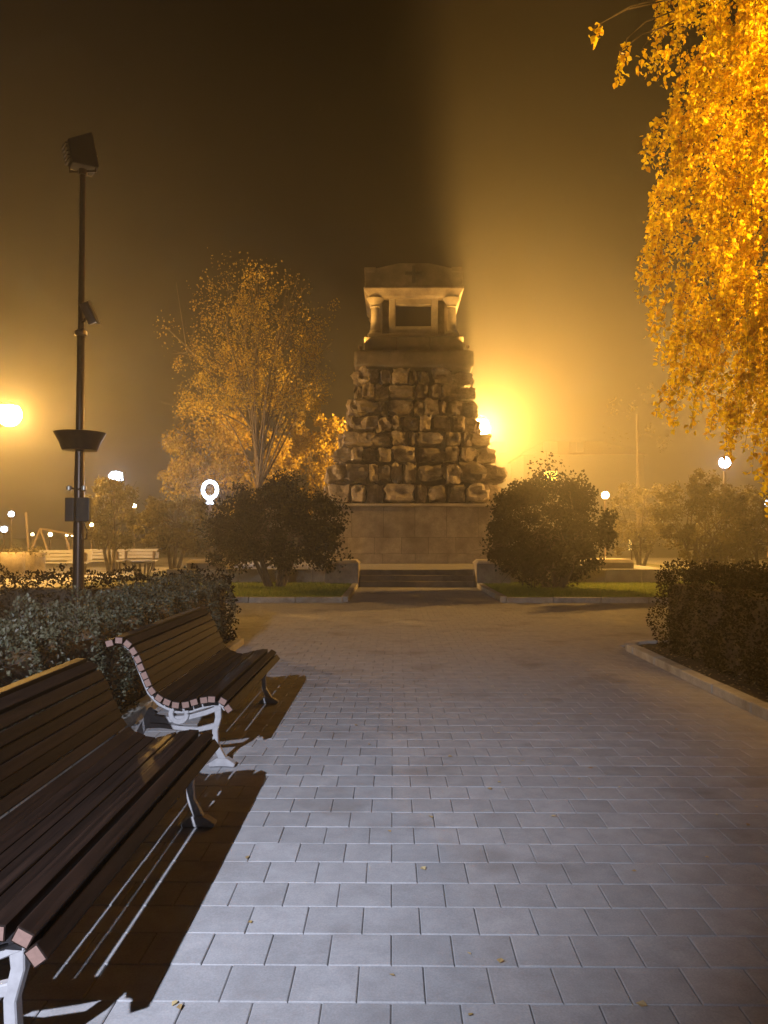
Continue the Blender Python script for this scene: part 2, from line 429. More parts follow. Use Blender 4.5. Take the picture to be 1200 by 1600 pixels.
for r_ in range(-24, 102):
    y0 = ROW0 + r_*PS; yc = y0+PS/2
    off = JX + (0 if r_ % 2 == 0 else PS/2)
    if yc < PLZ0: xa, xb = PX0, PX1
    elif yc < PLZ1: xa, xb = -14.8, 15.8
    else: xa, xb = -.98, 2.28
    if yc > 22.1: continue
    if yc > PLZ0:                       # keep to what the picture can reach plus a margin
        xa = max(xa, -yc*.5-3.2); xb = min(xb, yc*.5+3.2)
    k0 = math.floor((xa-off)/PS+.05); k1 = math.ceil((xb-off)/PS-.05)
    for k in range(k0, k1): cells.append((off+(k+.5)*PS, yc))
def inview(x, y):
    return y > 2.2 and abs((x-VX*0)/y*F+15) < 600+60*2.4/y and (x*F/y+VX > -20) and (x*F/y+VX < 1220)
vis = sorted([c for c in cells if inview(*c)], key=lambda c: c[1])
# those under the benches are still seen between slats; nearest 300 as own pieces
near = vis[:300]; nset = set(near)
for i, (x, y) in enumerate(near):
    o = bpy.data.objects.new('paver', pv_meshes[rnd.randrange(8)]); link(o, pav)
    o.location = (x, y, rnd.uniform(-.0010,.0010)); o.rotation_euler = (0,0,rnd.choice([0,1,2,3])*math.pi/2 + rnd.uniform(-.006,.006))
g0 = paver_geo(0.0003, 99)
bv = np.array(g0.v); bf = np.array(g0.f)
rest = np.array([c for c in cells if c not in nset])
nr = len(rest)
V = np.repeat(bv[None], nr, 0); V[:,:,0] += rest[:,0:1]; V[:,:,1] += rest[:,1:2]
V[:,:,2] += rng.uniform(-.0006,.0006,(nr,1)) + (V[:,:,2] > -.01)*rng.uniform(-.004,.004,(nr,1))*(bv[None,:,0])
Q = (bf[None]+ (np.arange(nr)*len(bv))[:,None,None]).reshape(-1,4)
o = link(bpy.data.objects.new('paver_field', np_mesh('paver_field', V.reshape(-1,3), Q, M['paver'])), pav); tag(o, kind='stuff')

# beds and lawns
o = sheet('left_bed', [(-16,PX0-.13,-6,PLZ0-.15)], 0.045, M['earth'])
o = sheet('right_bed', [(PX1+.13,18,-6,10.30)], 0.045, M['earth'])
lawn = sheet('lawn', [(-9,-1.12,PLZ1+.12,22.9),(2.42,12.5,PLZ1+.12,24.0),(-9,-6.6,22.9,40),(8.2,12.5,24,40)], 0.05, M['ground'])

# kerb stones
kerb = MB(); 
kerb_root = sheet('kerb', [(PX1-.0,PX1+.14,-6,10.2),(PX0-.14,PX0,-6,PLZ0-.15)], -0.008, M['sand'])
def kerbstone(p0, p1, w=.13, zt=.085):
    p0 = Vector((*p0,0)); p1 = Vector((*p1,0)); d = p1-p0; L = d.length
    m = MB(); m.box(0, L-.012, -w/2, w/2, -.02, zt)
    o = m.build('kerb_stone', M['kerb'], kerb_root, False, .014, 2)
    o.location = p0 + Vector((0,0,rnd.uniform(-.006,.006))); o.rotation_euler = (0,0,math.atan2(d.y,d.x)+rnd.uniform(-.006,.006))
y = -5.5
while y < 9.9:
    e = min(y+.8, 9.95); kerbstone((PX1+.07,y),(PX1+.07,e)); y += .8
pts = [(PX1+.07+.45*(1-math.cos(a)), 9.95+.40*math.sin(a)) for a in [i*R(90)/4 for i in range(5)]]
for a, b in zip(pts, pts[1:]): kerbstone(a, b)
x = PX1+.55
while x < 16: kerbstone((x,10.36),(x+.8,10.36)); x += .8
y = -5.5
while y < PLZ0-.3: kerbstone((PX0-.07,y),(PX0-.07,min(y+.8,PLZ0-.2))); y += .8
x = PX0-.1
while x > -14: kerbstone((x,PLZ0-.1),(x-.8,PLZ0-.1)); x -= .8
x = 2.40
while x < 12: kerbstone((x,PLZ1+.06),(x+1,PLZ1+.06),.14,.11); x += 1
x = -1.1
while x > -9: kerbstone((x,PLZ1+.06),(x-1,PLZ1+.06),.14,.11); x -= 1
y = PLZ1+.14
while y < 21.9:
    kerbstone((-1.05,y),(-1.05,y+.95),.15,.12); kerbstone((2.35,y),(2.35,y+.95),.15,.12); y += .95

# lawn grass blades (beyond counting)
def grass(name, rects, dens):
    P = []
    for x0,x1,y0,y1 in rects:
        n = int((x1-x0)*(y1-y0)*dens)
        P.append(np.column_stack([rng.uniform(x0,x1,n), rng.uniform(y0,y1,n), np.full(n,.05)]))
    P = np.vstack(P)
    dirs = np.zeros_like(P); dirs[:,2] = 2.2
    return leaf_mesh(name, P, .075, M['grass'], width=.10, dirs=dirs)
o = link(bpy.data.objects.new('lawn_grass', grass('lawn_grass', [(-7,-1.15,PLZ1+.14,22.8),(2.45,10,PLZ1+.14,23.8)], 900))); tag(o, 'short grass of the lawn in front of the monument', 'grass', kind='stuff')

# fallen leaves on paving and beds
P = []
for _ in range(130):
    y = 2.4 + 11*rnd.random()**1.2; x = rnd.uniform(-.7, 2.8) if y < 10 else rnd.uniform(-2,7)
    P.append((x, y, .004+.003*rnd.random()))
for _ in range(420): P.append((rnd.uniform(2.99,3.4), rnd.uniform(3,10.2), .055+.02*rnd.random()))
for _ in range(300): P.append((rnd.uniform(-8,-3), rnd.uniform(5,10.4), .055+.03*rnd.random()))
P = np.array(P); dirs = rng.normal(size=P.shape)*2; dirs[:,2] = 0
up = np.zeros_like(P); up[:,2] = 6
me = leaf_mesh('fallen_leaves', P, .028, M['fallen'], width=.36, dirs=dirs, nrm=up, spread=.05)
o = link(bpy.data.objects.new('fallen_leaves', me)); tag(o, 'small pale fallen leaves scattered on the paving and beds', 'leaves', kind='stuff')

# ------------------------------------------------------------------ monument
MX, MY = .75, 31.3
mon = empty('stone_monument', (MX, MY, 0)); tag(mon, 'tall pyramid of rough stone blocks topped by a columned tomb with a cross', 'monument')
HB = 3.32
# terrace
TZ = .45
ter = MB(); ter.box(-6.5, 8.1, 22.95, 40, -.05, TZ-.004); ter_o = ter.build('terrace', M['asphalt'], None, False, .02); tag(ter_o, kind='structure')
for i in range(14):
    m = MB(); x0 = -6.52+i*(14.64/14); m.box(x0+.004, x0+14.64/14-.004, 22.90, 22.945, 0, TZ+.012)
    if -0.95 < x0+.5 < 2.25: continue
    m.build('facing_slab', M['ashlar'], ter_o, False, .008)
st = empty('stone_stair', (.66, 22.5, 0)); tag(st, 'three wide stone steps leading up to the monument terrace', 'steps')
for i in range(3):
    m = MB(); m.box(-1.60, 1.60, -.30+i*.33, .45-.003*i, -.02, .15*(i+1)); m.build('step', M['weathered'], st, False, .012, 2)
# base plinth faced with slabs
m = MB(); m.box(-HB+.05, HB-.05, -HB+.05, HB-.05, TZ-.05, 2.44); m.build('plinth_core', M['mortar'], mon)
rows_p = [(TZ+.002, .78), (.788, 1.36), (1.368, 2.44)]
for ri, (za, zb) in enumerate(rows_p):
    n = [6, 7, 6][ri]; hb = HB + (.10 if ri == 0 else 0)
    for side in range(4):
        rot = Matrix.Rotation(side*math.pi/2, 4, 'Z')
        for k in range(n):
            w = 2*hb/n; m = MB(); x0 = -hb+k*w
            m.box(x0+.005, x0+w-.005 - (.06 if k == n-1 else 0), -hb, -hb+.06, za, zb, rot)
            m.build('plinth_slab', M['granite'], mon, False, .008)
m = MB(); m.box(-HB-.12, HB+.12, -HB-.12, HB+.12, 2.445, 2.54); m.build('plinth_ledge', M['ashlar'], mon, False, .02, 2)
# rough rock courses
def rock_mesh(seed):
    r = random.Random(seed); bm = bmesh.new()
    bmesh.ops.create_cube(bm, size=2.0)
    bmesh.ops.subdivide_edges(bm, edges=bm.edges, cuts=4, use_grid_fill=True)
    from mathutils import noise as ns
    o3 = Vector((r.uniform(-50,50), r.uniform(-50,50), r.uniform(-50,50)))
    for v in bm.verts:
        p = v.co.copy()
        sph = p.normalized()*1.12
        q = p.lerp(Vector((max(-1,min(1,sph.x*1.25)), max(-1,min(1,sph.y*1.25)), max(-1,min(1,sph.z*1.25)))), .62)
        q += p.normalized()*(ns.fractal(p*1.0+o3, 1.0, 2.0, 4)*.42)
        q += p.normalized()*(ns.noise(p*3.0+o3)*.13)
        v.co = q
    me = bpy.data.meshes.new('rock'); bm.to_mesh(me); bm.free()
    me.materials.append(M['rock']); me.polygons.foreach_set('use_smooth', [True]*len(me.polygons))
    try: me.set_sharp_from_angle(angle=R(20))
    except Exception: pass
    return me
rocks = [rock_mesh(i) for i in range(16)]
rb = [2.54,3.27,4.02,4.62,5.22,5.80,6.41,6.99,7.60]
rw = [3.24,3.14,2.89,2.66,2.50,2.36,2.20,2.14]
core = MB()
for i in range(8): core.box(-rw[i]+.70, rw[i]-.70, -rw[i]+.70, rw[i]-.70, rb[i]-.01*i*0, rb[i+1]-.002)
core.build('rock_core', M['mortar'], mon)
for i in range(8):
    hz = (rb[i+1]-rb[i])/2; n0 = [9,9,8,8,8,7,7,7][i]
    for side in range(4):
        rot = side*math.pi/2
        ws = [rnd.choice([.6,.8,1.0,1.3,1.8])*rnd.uniform(.9,1.1) for _ in range(n0)]; tot = sum(ws); span = 2*rw[i]-.62
        x = -rw[i] + (0 if side % 2 == 0 else .55)
        for k, w in enumerate(ws):
            w = w/tot*span
            o = bpy.data.objects.new('rock_block', rocks[rnd.randrange(16)]); link(o, mon)
            hd = rnd.uniform(.34,.52)
            out_ = rw[i]-hd+rnd.uniform(-.24,.14)
            px_, py_ = x+w/2, -out_
            o.location = (px_*math.cos(rot)-py_*math.sin(rot), px_*math.sin(rot)+py_*math.cos(rot), (rb[i]+rb[i+1])/2+rnd.uniform(-.02,.01))
            o.scale = (w/2*rnd.uniform(.74,.95), hd, hz*rnd.uniform(.66,.90))
            o.rotation_euler = (rnd.uniform(-.12,.12), rnd.uniform(-.10,.10), rot+rnd.uniform(-.16,.16)+rnd.choice([0,math.pi]))
            x += w
# slabs
def slab(name, hw, z0, z1, bev, mat):
    m = MB(); m.box(-hw, hw, -hw, hw, z0, z1); return m.build(name, mat, mon, True, bev, 3)
slab('cornice_slab', 2.21, 7.60, 8.22, .14, M['weathered'])
m = MB()
for k in range(3):
    a = -1.85+k*3.7/3; m.box(a+.006, a+3.7/3-.006, -1.85, 1.85, 8.222, 8.80)
m.build('tomb_plinth', M['weathered'], mon, False, .03, 2)
slab('tomb_base', 1.72, 8.802, 8.95, .03, M['ashlar'])
m = MB(); m.box(-1.18, 1.18, -1.18, 1.18, 8.952, 10.36); m.build('tomb_chamber', M['granite'], mon, False, .01)
# panels with frame and dark plaque on each face
for side in range(4):
    rot = Matrix.Rotation(side*math.pi/2, 4, 'Z')
    m = MB()
    m.box(-.92, -.68, -1.50, -1.16, 8.955, 10.34, rot); m.box(.68, .92, -1.50, -1.16, 8.955, 10.34, rot)
    m.box(-.678, .678, -1.49, -1.16, 10.08, 10.34, rot); m.box(-.678, .678, -1.49, -1.16, 8.955, 9.28, rot)
    fr = m.build('panel_frame', M['ashlar'], mon, False, .015)
    m = MB(); m.box(-.66, .66, -1.26, -1.183, 9.285, 10.075, rot); m.build('plaque', M['bronze'], fr, False, .01)
for sx in (-1,1):
    for sy in (-1,1):
        m = MB(); m.lathe([(.25,0),(.25,.08),(.20,.11),(.22,.16),(.175,.22),(.165,.6),(.155,1.02)], 18, (sx*1.44, sy*1.44, 8.952))
        col = m.build('column', M['ashlar'], mon, True)
        m = MB(); m.lathe([(.155,1.022),(.20,1.05),(.18,1.10),(.24,1.20),(.34,1.36)], 18, (sx*1.44, sy*1.44, 8.952)); m.build('capital', M['ashlar'], col, True)
# flaring entablature
m = MB()
prof = [(1.62,10.315),(1.70,10.37),(1.80,10.52),(1.86,10.60),(1.86,10.66)]
for (a,z0),(b,z1) in zip(prof, prof[1:]):
    v = [(-a,-a,z0),(a,-a,z0),(a,a,z0),(-a,a,z0),(-b,-b,z1),(b,-b,z1),(b,b,z1),(-b,b,z1)]
    m.add(v, [(i,(i+1)%4,4+(i+1)%4,4+i) for i in range(4)])
m.add([(-1.62,-1.62,10.315),(1.62,-1.62,10.315),(1.62,1.62,10.315),(-1.62,1.62,10.315)], [(3,2,1,0)])
m.add([(-1.86,-1.86,10.66),(1.86,-1.86,10.66),(1.86,1.86,10.66),(-1.86,1.86,10.66)], [(0,1,2,3)])
m.build('entablature', M['granite'], mon, False, .012)
m = MB()
a = 1.82
def gable(m, a, d, z0, ze, zp):
    q = [(-a,z0),(a,z0),(a,ze),(.55,zp),(-.55,zp),(-a,ze)]
    v = [(x,-d,z) for x,z in q]+[(x,d,z) for x,z in q]
    m.add(v, [(0,1,2,3,4,5),(11,10,9,8,7,6)]+[(i,6+i,6+(i+1)%6,(i+1)%6) for i in range(6)])
gable(m, a, 1.82, 10.662, 11.28, 11.56)
rf = m.build('roof_block', M['weathered'], mon, False, .03, 2)
m = MB()
for sx in (-1,1):
    for sy in (-1,1): m.box(sx*1.62-.22, sx*1.62+.22, sy*1.62-.22, sy*1.62+.22, 11.2, 11.42)
m.build('corner_stones', M['weathered'], rf, False, .05, 2)
m = MB(); m.box(-.065,.065,-1.90,-1.815,10.80,11.44); m.box(-.32,.32,-1.893,-1.815,11.10,11.22); m.build('cross', M['bronze'], mon, False, .01)

# small uplights on the cornice that pick out the corner columns
for sx, side_ in ((-1,'left'),(1,'right')):
    ux, uy, uz = MX+sx*1.98, MY-1.98, 8.22
    t = empty('uplight', (ux,uy,uz)); tag(t, 'small uplight on the ledge at the foot of the %s column of the tomb' % side_, 'uplight')
    m = MB(); m.lathe([(.06,0),(.06,.03),(.02,.05),(.02,.08)], 10); m.build('foot', M['polemetal'], t, True)
    m = MB(); m.lathe([(.05,.08),(.085,.16),(.085,.20),(.075,.17)], 12); m.build('lamp_head', M['polemetal'], t, True)
    l = bpy.data.lights.new('bulb','SPOT'); l.energy = P_UP; l.color = SODIUM; l.shadow_soft_size = .05; l.spot_size = R(70); l.spot_blend = .6
    o = bpy.data.objects.new('bulb', l); C.objects.link(o); o.parent = t; o.location = (0,0,.22)
    o.rotation_euler = Vector((-sx*.50,.42,1.7)).to_track_quat('-Z','Y').to_euler()

# low stone blocks around the terrace
def block(x, y, w, d, h, label):
    t = empty('stone_block', (x,y,0)); tag(t, label, 'stone block', 'low stone blocks around the terrace')
    m = MB(); m.box(-w/2,w/2,-d/2,d/2,-.02,h-.10); m.build('block_body', M['granite'], t, False, .02, 2)
    m = MB(); w2,d2 = w/2+.03,d/2+.03
    v = [(-w2,-d2,h-.098),(w2,-d2,h-.098),(w2,d2,h-.098),(-w2,d2,h-.098),(-w2+.1,-d2+.1,h),(w2-.1,-d2+.1,h),(w2-.1,d2-.1,h),(-w2+.1,d2-.1,h)]
    m.add(v, [(3,2,1,0),(4,5,6,7)]+[(i,(i+1)%4,4+(i+1)%4,4+i) for i in range(4)])
    m.build('cap_stone', M['ashlar'], t, False, .01)
block(-1.45, 22.75, .95, 1.0, .74, 'low stone block left of the steps, behind the left bush')
block(2.78, 22.75, .95, 1.0, .74, 'low stone block right of the steps, behind the right bush')
block(6.55, 24.4, 1.15, 1.1, .72, 'low stone block standing clear to the right of the right bush')
block(-5.4, 23.6, 1.15, 1.1, .72, 'low stone block at the left bush, above the hedge end')

# ------------------------------------------------------------------ benches
cp = [(180,195),(245,175),(305,200),(345,250),(377,305),(398,360),(425,415),(447,465),(475,520),(525,570),(580,597),(640,617),(710,615),(768,597),(835,583),(888,577),(965,590),(1003,640)]
ZB = 4.92
prof = []
for cx, cyy in cp:
    px_, py_ = 130+cx/4.444, 960+cyy/4.444
    prof.append(((px_-VX)*ZB/F+1.30, H-(py_-VY)*ZB/F))
def tangent(i):
    a = prof[max(i-1,0)]; c = prof[min(i+1,len(prof)-1)]
    return math.atan2(c[1]-a[1], c[0]-a[0])
BL = 2.02
m = MB(); s_ = .0255; h2 = .022
m.cm = 0; m.add([(-s_,0,-h2),(s_,0,-h2),(s_,0,h2),(-s_,0,h2),(-s_,BL,-h2),(s_,BL,-h2),(s_,BL,h2),(-s_,BL,h2)], [(0,4,5,1),(1,5,6,2),(2,6,7,3),(3,7,4,0)])
m.cm = 1; m.add([(-s_,0,-h2),(s_,0,-h2),(s_,0,h2),(-s_,0,h2),(-s_,BL,-h2),(s_,BL,-h2),(s_,BL,h2),(-s_,BL,h2)], [(0,1,2,3),(7,6,5,4)])
slat_me = m.mesh('slat', [M['wood'], M['endgrain']], False, .005, 2)
def offs(i, d):
    t_ = tangent(i); return (prof[i][0]+math.sin(t_)*d*1.0, prof[i][1]-math.cos(t_)*d)
def frame_mesh():
    m = MB(); T = .045
    # ribbon carrying the slats (behind the back, below the seat)
    back = [offs(i,.032) for i in range(1,11)]
    m.ribbon(back, [.022]*3+[.026,.03,.034,.038,.045,.05,.055], 0, T)
    seat = [offs(i,.036) for i in range(9,18)]
    m.ribbon(seat, [.05,.055,.06,.06,.055,.05,.04,.03,.025], .001, T-.001)
    # lower chord of the seat with an open eye
    m.ribbon([(-.22,.295),(-.10,.285),(.02,.30),(.13,.33),(.22,.365)], [.05,.035,.03,.03,.03], .002, T-.002)
    # boss
    bb = [(-.035+.05*math.cos(a), .325+.05*math.sin(a)) for a in [i*math.pi/6 for i in range(13)]]
    m.ribbon(bb, [.03]*13, -.012, T+.012)
    # front leg
    m.ribbon([(.20,.375),(.205,.30),(.185,.22),(.19,.13),(.225,.06),(.255,.012)], [.045,.038,.034,.036,.042,.045], .003, T-.003)
    m.ribbon([(.15,.012),(.20,.03),(.255,.03),(.31,.011)], [.02,.05,.05,.02], -.01, T+.01)
    # rear leg
    m.ribbon([(-.20,.345),(-.25,.26),(-.30,.17),(-.36,.07),(-.40,.012)], [.06,.045,.04,.042,.045], .004, T-.004)
    m.ribbon([(-.46,.011),(-.41,.03),(-.36,.03),(-.31,.011)], [.02,.05,.05,.02], -.01, T+.01)
    # arched web between the legs
    m.ribbon([(-.26,.25),(-.15,.25),(-.04,.235),(.08,.225),(.19,.25)], [.035,.028,.026,.028,.035], .005, T-.005)
    return m.mesh('end_frame', M['iron'], False, .004, 1)
fr_me = frame_mesh()
def make_bench(x, y, rz, label):
    t = empty('park_bench', (x,y,0), rz); tag(t, label, 'bench', 'slatted park benches along the left of the path')
    for i in range(len(prof)):
        o = bpy.data.objects.new('slat', slat_me); link(o, t)
        o.location = (prof[i][0], 0, prof[i][1]); o.rotation_euler = (0, -tangent(i)+rnd.uniform(-.03,.03), 0)
    for yy in (.06, BL-.12):
        o = bpy.data.objects.new('end_frame', fr_me); link(o, t); o.location = (0,yy,0)
    m = MB(); m.tube([(-.04,.1,.325),(-.04,BL-.1,.325)], .012, 8); m.build('tie_rod', M['iron'], t, True)
    return t
make_bench(-1.175, 2.02, R(0.2), 'nearest slatted wooden bench, cut off by the left edge of the picture')
make_bench(-1.285, 4.88, R(0.0), 'second slatted wooden bench, farther along, beside the hedge end')

# ------------------------------------------------------------------ hedges
def hedge(name, label, segs, h, leaf, dens=1500, size=.036, leaf2=None):
    """segs: boxes (x0,x1,y0,y1)"""
    t = empty(name, ((segs[0][0]+segs[0][1])/2, (segs[0][2]+segs[0][3])/2, 0.045)); tag(t, label, 'hedge')
    ox, oy = t.location.x, t.location.y
    core = MB(); P = []; Nn = []
    for x0,x1,y0,y1 in segs:
        core.box(x0-ox+.10, x1-ox-.10, y0-oy+.10, y1-oy-.10, .02, h-.16)
        faces = [((x1-x0)*(y1-y0),'t'), ((x1-x0)*h,'f'), ((x1-x0)*h,'b'), ((y1-y0)*h,'l'), ((y1-y0)*h,'r')]
        for A, f in faces:
            n = int(A*dens); u = rng.random(n); v = rng.random(n)
            dep = np.abs(rng.normal(0,.055,n))-.03
            if f == 't': p = np.column_stack([x0+u*(x1-x0), y0+v*(y1-y0), h-dep]); nn=(0,0,1)
            elif f == 'f': p = np.column_stack([x0+u*(x1-x0), y0+dep, v*h]); nn=(0,-1,0)
            elif f == 'b': p = np.column_stack([x0+u*(x1-x0), y1-dep, v*h]); nn=(0,1,0)
            elif f == 'l': p = np.column_stack([x0+dep, y0+u*(y1-y0), v*h]); nn=(-1,0,0)
            else: p = np.column_stack([x1-dep, y0+u*(y1-y0), v*h]); nn=(1,0,0)
            # uneven clipped surface
            w = .045*(np.sin(p[:,0]*7.3+p[:,2]*9)+np.sin(p[:,1]*6.1+p[:,2]*5+1.7)+np.sin(p[:,0]*15+p[:,1]*13))
            p = p + np.array(nn)*w[:,None]
            keep = (np.sin(p[:,0]*23+p[:,1]*19)*np.sin(p[:,2]*27+p[:,1]*11) > -.75) | (rng.random(n) < .35)
            p = p[keep]
            P.append(p); Nn.append(np.tile(nn,(len(p),1)))
    P = np.vstack(P); Nn = np.vstack(Nn)
    P[:,0] -= ox; P[:,1] -= oy
    core.build('twig_core', M['bark'], t)
    o = link(bpy.data.objects.new('foliage', leaf_mesh('foliage', P, size, leaf, width=.34, dirs=Nn*0.9)), t); tag(o, kind='stuff')
    # twigs poking out
    tw = MB(); idx = rng.integers(0, len(P), 160)
    for i in idx:
        p = Vector(P[i]); d = (Vector(Nn[i])+Vector(rng.normal(size=3))*.5+Vector((0,0,.4))).normalized()
        tw.tube([p-d*.10, p+d*rnd.uniform(.02,.08)], [.004,.002], 4, False)
    o = tw.build('twigs', M['bark'], t); tag(o, kind='stuff')
    return t
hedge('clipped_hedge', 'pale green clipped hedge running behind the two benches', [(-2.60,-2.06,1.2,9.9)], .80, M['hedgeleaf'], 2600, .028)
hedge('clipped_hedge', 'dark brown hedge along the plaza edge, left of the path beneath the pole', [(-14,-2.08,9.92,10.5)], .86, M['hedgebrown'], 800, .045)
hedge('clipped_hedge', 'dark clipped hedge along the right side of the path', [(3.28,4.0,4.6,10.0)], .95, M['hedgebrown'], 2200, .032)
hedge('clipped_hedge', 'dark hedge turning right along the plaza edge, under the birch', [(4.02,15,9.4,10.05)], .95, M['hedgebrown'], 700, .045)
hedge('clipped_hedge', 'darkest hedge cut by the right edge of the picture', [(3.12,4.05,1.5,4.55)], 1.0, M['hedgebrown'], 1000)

# ------------------------------------------------------------------ trees and bushes
def limb(a, b, bend, n=6):
    a = Vector(a); b = Vector(b); pts = []
    for i in range(n+1):
        t_ = i/n; p = a.lerp(b, t_); s = math.sin(t_*math.pi)
        pts.append(p+Vector(bend)*s)
    return pts
def tree(name, label, cat, base, trunk_h, trunk_r, cc, cr_, leaf, nleaf, lsize, nclump, stems=1, spread=.3, group=None, nlimb=14, clump_r=.22, droop=.3, hollow=.55, bark='bark', low_cut=None, thin_top=0.0, bend=.12):
    t = empty(name, base); tag(t, label, cat, group)
    B = Vector(base); cc = Vector(cc)-B
    lim = MB()
    tr = MB(); tops = []
    for s in range(stems):
        a = 2*math.pi*(s+rnd.random()*.6)/max(stems,1)
        off = Vector((math.cos(a), math.sin(a), 0))*(0 if stems == 1 else spread)
        top = Vector((cc.x, cc.y, trunk_h)) + off*2.6 + Vector((rnd.uniform(-.15,.15), rnd.uniform(-.15,.15), 0))
        b0 = off*.45
        path = limb(b0-Vector((0,0,.1)), top, (rnd.uniform(-bend,bend)*trunk_h*.4, rnd.uniform(-bend,bend)*trunk_h*.4, 0), 7)
        tr.tube(path, [trunk_r*(1-.5*i/7)*(1.25 if i == 0 else 1) for i in range(8)], 8)
        tops.append((path, top))
    tr.build('trunk', M[bark], t, True)
    # clumps
    cl = []
    for k in range(nclump):
        while True:
            d = rng.normal(size=3); d /= np.linalg.norm(d)
            rr = rng.random()**(1/3); rr = hollow+(1-hollow)*rr if rng.random() < .8 else rr
            p = np.array(cc)+d*rr*np.array(cr_)
            if p[2] > (low_cut if low_cut is not None else .15): break
        if rng.random() < .14: p = np.array(cc)+(p-np.array(cc))*rng.uniform(1.08,1.22)
        cl.append(p)
    cl = np.array(cl)
    for k in rng.permutation(nclump)[:nlimb]:
        path, top = tops[rnd.randrange(len(tops))]
        st_ = path[rnd.randrange(3, len(path))]
        e = Vector(cl[k]); lim.tube(limb(st_, e, (0,0,rnd.uniform(-.1,.35)*(e-st_).length*.4), 5), [trunk_r*.42*(1-.15*i) for i in range(6)], 5, False)
        for _ in range(3):
            e2 = e+Vector(rng.normal(size=3))*min(cr_)*.22
            lim.tube([st_.lerp(e,.75), e2], [trunk_r*.14, trunk_r*.05], 4, False)
    lim.build('limbs', M[bark], t, True)
    wts = rng.random(nclump)+.35; wts *= np.exp(-thin_top*np.clip((cl[:,2]-cl[:,2].min())/np.ptp(cl[:,2]),0,1)); wts /= wts.sum()
    idx = rng.choice(nclump, nleaf, p=wts)
    rad = (np.array(cr_)*clump_r)[None]*(0.45+1.0*rng.random(nclump)**1.5)[idx][:,None]
    g = rng.normal(size=(nleaf,3)); g /= np.maximum(np.linalg.norm(g,axis=1,keepdims=True),1e-6)
    P = cl[idx] + g*rad*(rng.random((nleaf,1))**.45)
    P = P[P[:,2] > .06]
    o = link(bpy.data.objects.new('crown', leaf_mesh('crown', P, lsize, leaf, droop=droop, width=.34)), t); tag(o, kind='stuff')
    return t
G1 = 'dark round bushes before the monument'
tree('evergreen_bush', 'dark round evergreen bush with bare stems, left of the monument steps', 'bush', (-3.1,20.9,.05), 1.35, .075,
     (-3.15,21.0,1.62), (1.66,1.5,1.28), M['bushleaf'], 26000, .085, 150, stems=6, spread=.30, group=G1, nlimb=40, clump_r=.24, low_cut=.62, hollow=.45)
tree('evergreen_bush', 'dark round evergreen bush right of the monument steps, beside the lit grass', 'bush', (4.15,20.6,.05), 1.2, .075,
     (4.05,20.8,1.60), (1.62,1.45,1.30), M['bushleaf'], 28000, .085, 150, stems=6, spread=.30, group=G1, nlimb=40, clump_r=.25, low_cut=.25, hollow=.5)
G2 = 'shrubs fading into the fog'
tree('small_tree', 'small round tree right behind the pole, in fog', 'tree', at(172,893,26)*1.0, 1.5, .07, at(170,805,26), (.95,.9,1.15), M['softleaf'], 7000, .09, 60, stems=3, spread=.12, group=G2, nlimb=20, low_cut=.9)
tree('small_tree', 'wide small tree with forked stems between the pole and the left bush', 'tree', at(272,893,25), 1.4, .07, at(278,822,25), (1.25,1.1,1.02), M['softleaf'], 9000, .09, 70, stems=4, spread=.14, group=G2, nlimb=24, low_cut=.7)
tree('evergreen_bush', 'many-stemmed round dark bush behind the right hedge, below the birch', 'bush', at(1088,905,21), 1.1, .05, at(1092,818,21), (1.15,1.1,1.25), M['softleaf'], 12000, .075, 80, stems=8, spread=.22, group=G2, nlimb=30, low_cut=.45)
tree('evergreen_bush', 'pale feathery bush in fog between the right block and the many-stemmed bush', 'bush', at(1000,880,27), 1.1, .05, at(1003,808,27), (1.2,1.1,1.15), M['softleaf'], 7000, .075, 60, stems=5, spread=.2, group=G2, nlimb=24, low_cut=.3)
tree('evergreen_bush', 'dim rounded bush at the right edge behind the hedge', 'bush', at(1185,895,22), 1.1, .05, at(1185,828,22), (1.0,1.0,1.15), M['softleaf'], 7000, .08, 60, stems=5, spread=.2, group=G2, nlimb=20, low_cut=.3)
GT = 'yellow trees behind the monument'
tree('autumn_tree', 'tall ghostly yellow tree with a thin crown in the fog left of the monument', 'tree', (-5.3,30.6,0), 7.6, .12, (-5.5,30.6,8.2), (3.0,2.5,3.9), M['yellowleaf'], 12000, .085, 260, thin_top=1.5, group=GT, nlimb=42, clump_r=.17, droop=.7, hollow=.2, bark='bark', low_cut=6.3)
tree('autumn_tree', 'low bright yellow tree behind the left bush, under the tall ghostly tree', 'tree', (-7.2,34.3,0), 3.4, .10, (-7.2,34.3,4.4), (2.8,1.6,2.3), M['yellowleaf'], 19000, .13, 110, group=GT, nlimb=30, clump_r=.2, droop=.7, bark='bark', low_cut=1.6, hollow=.3)
tree('autumn_tree', 'low bright yellow tree right against the left side of the monument', 'tree', (-3.5,37.5,0), 3.2, .10, (-3.4,37.4,4.6), (2.1,1.6,2.3), M['yellowleaf'], 10000, .15, 70, group=GT, nlimb=30, clump_r=.2, droop=.7, bark='bark', low_cut=1.6, hollow=.3)
tree('bare_tree', 'faint thin tree trunk in the fog right of the monument', 'tree', (15.2,50,0), 9.0, .13, (15.2,50,8.6), (2.2,2.2,2.8), M['softleaf'], 300, .15, 20, nlimb=0, bend=.015, bark='bark', low_cut=6)

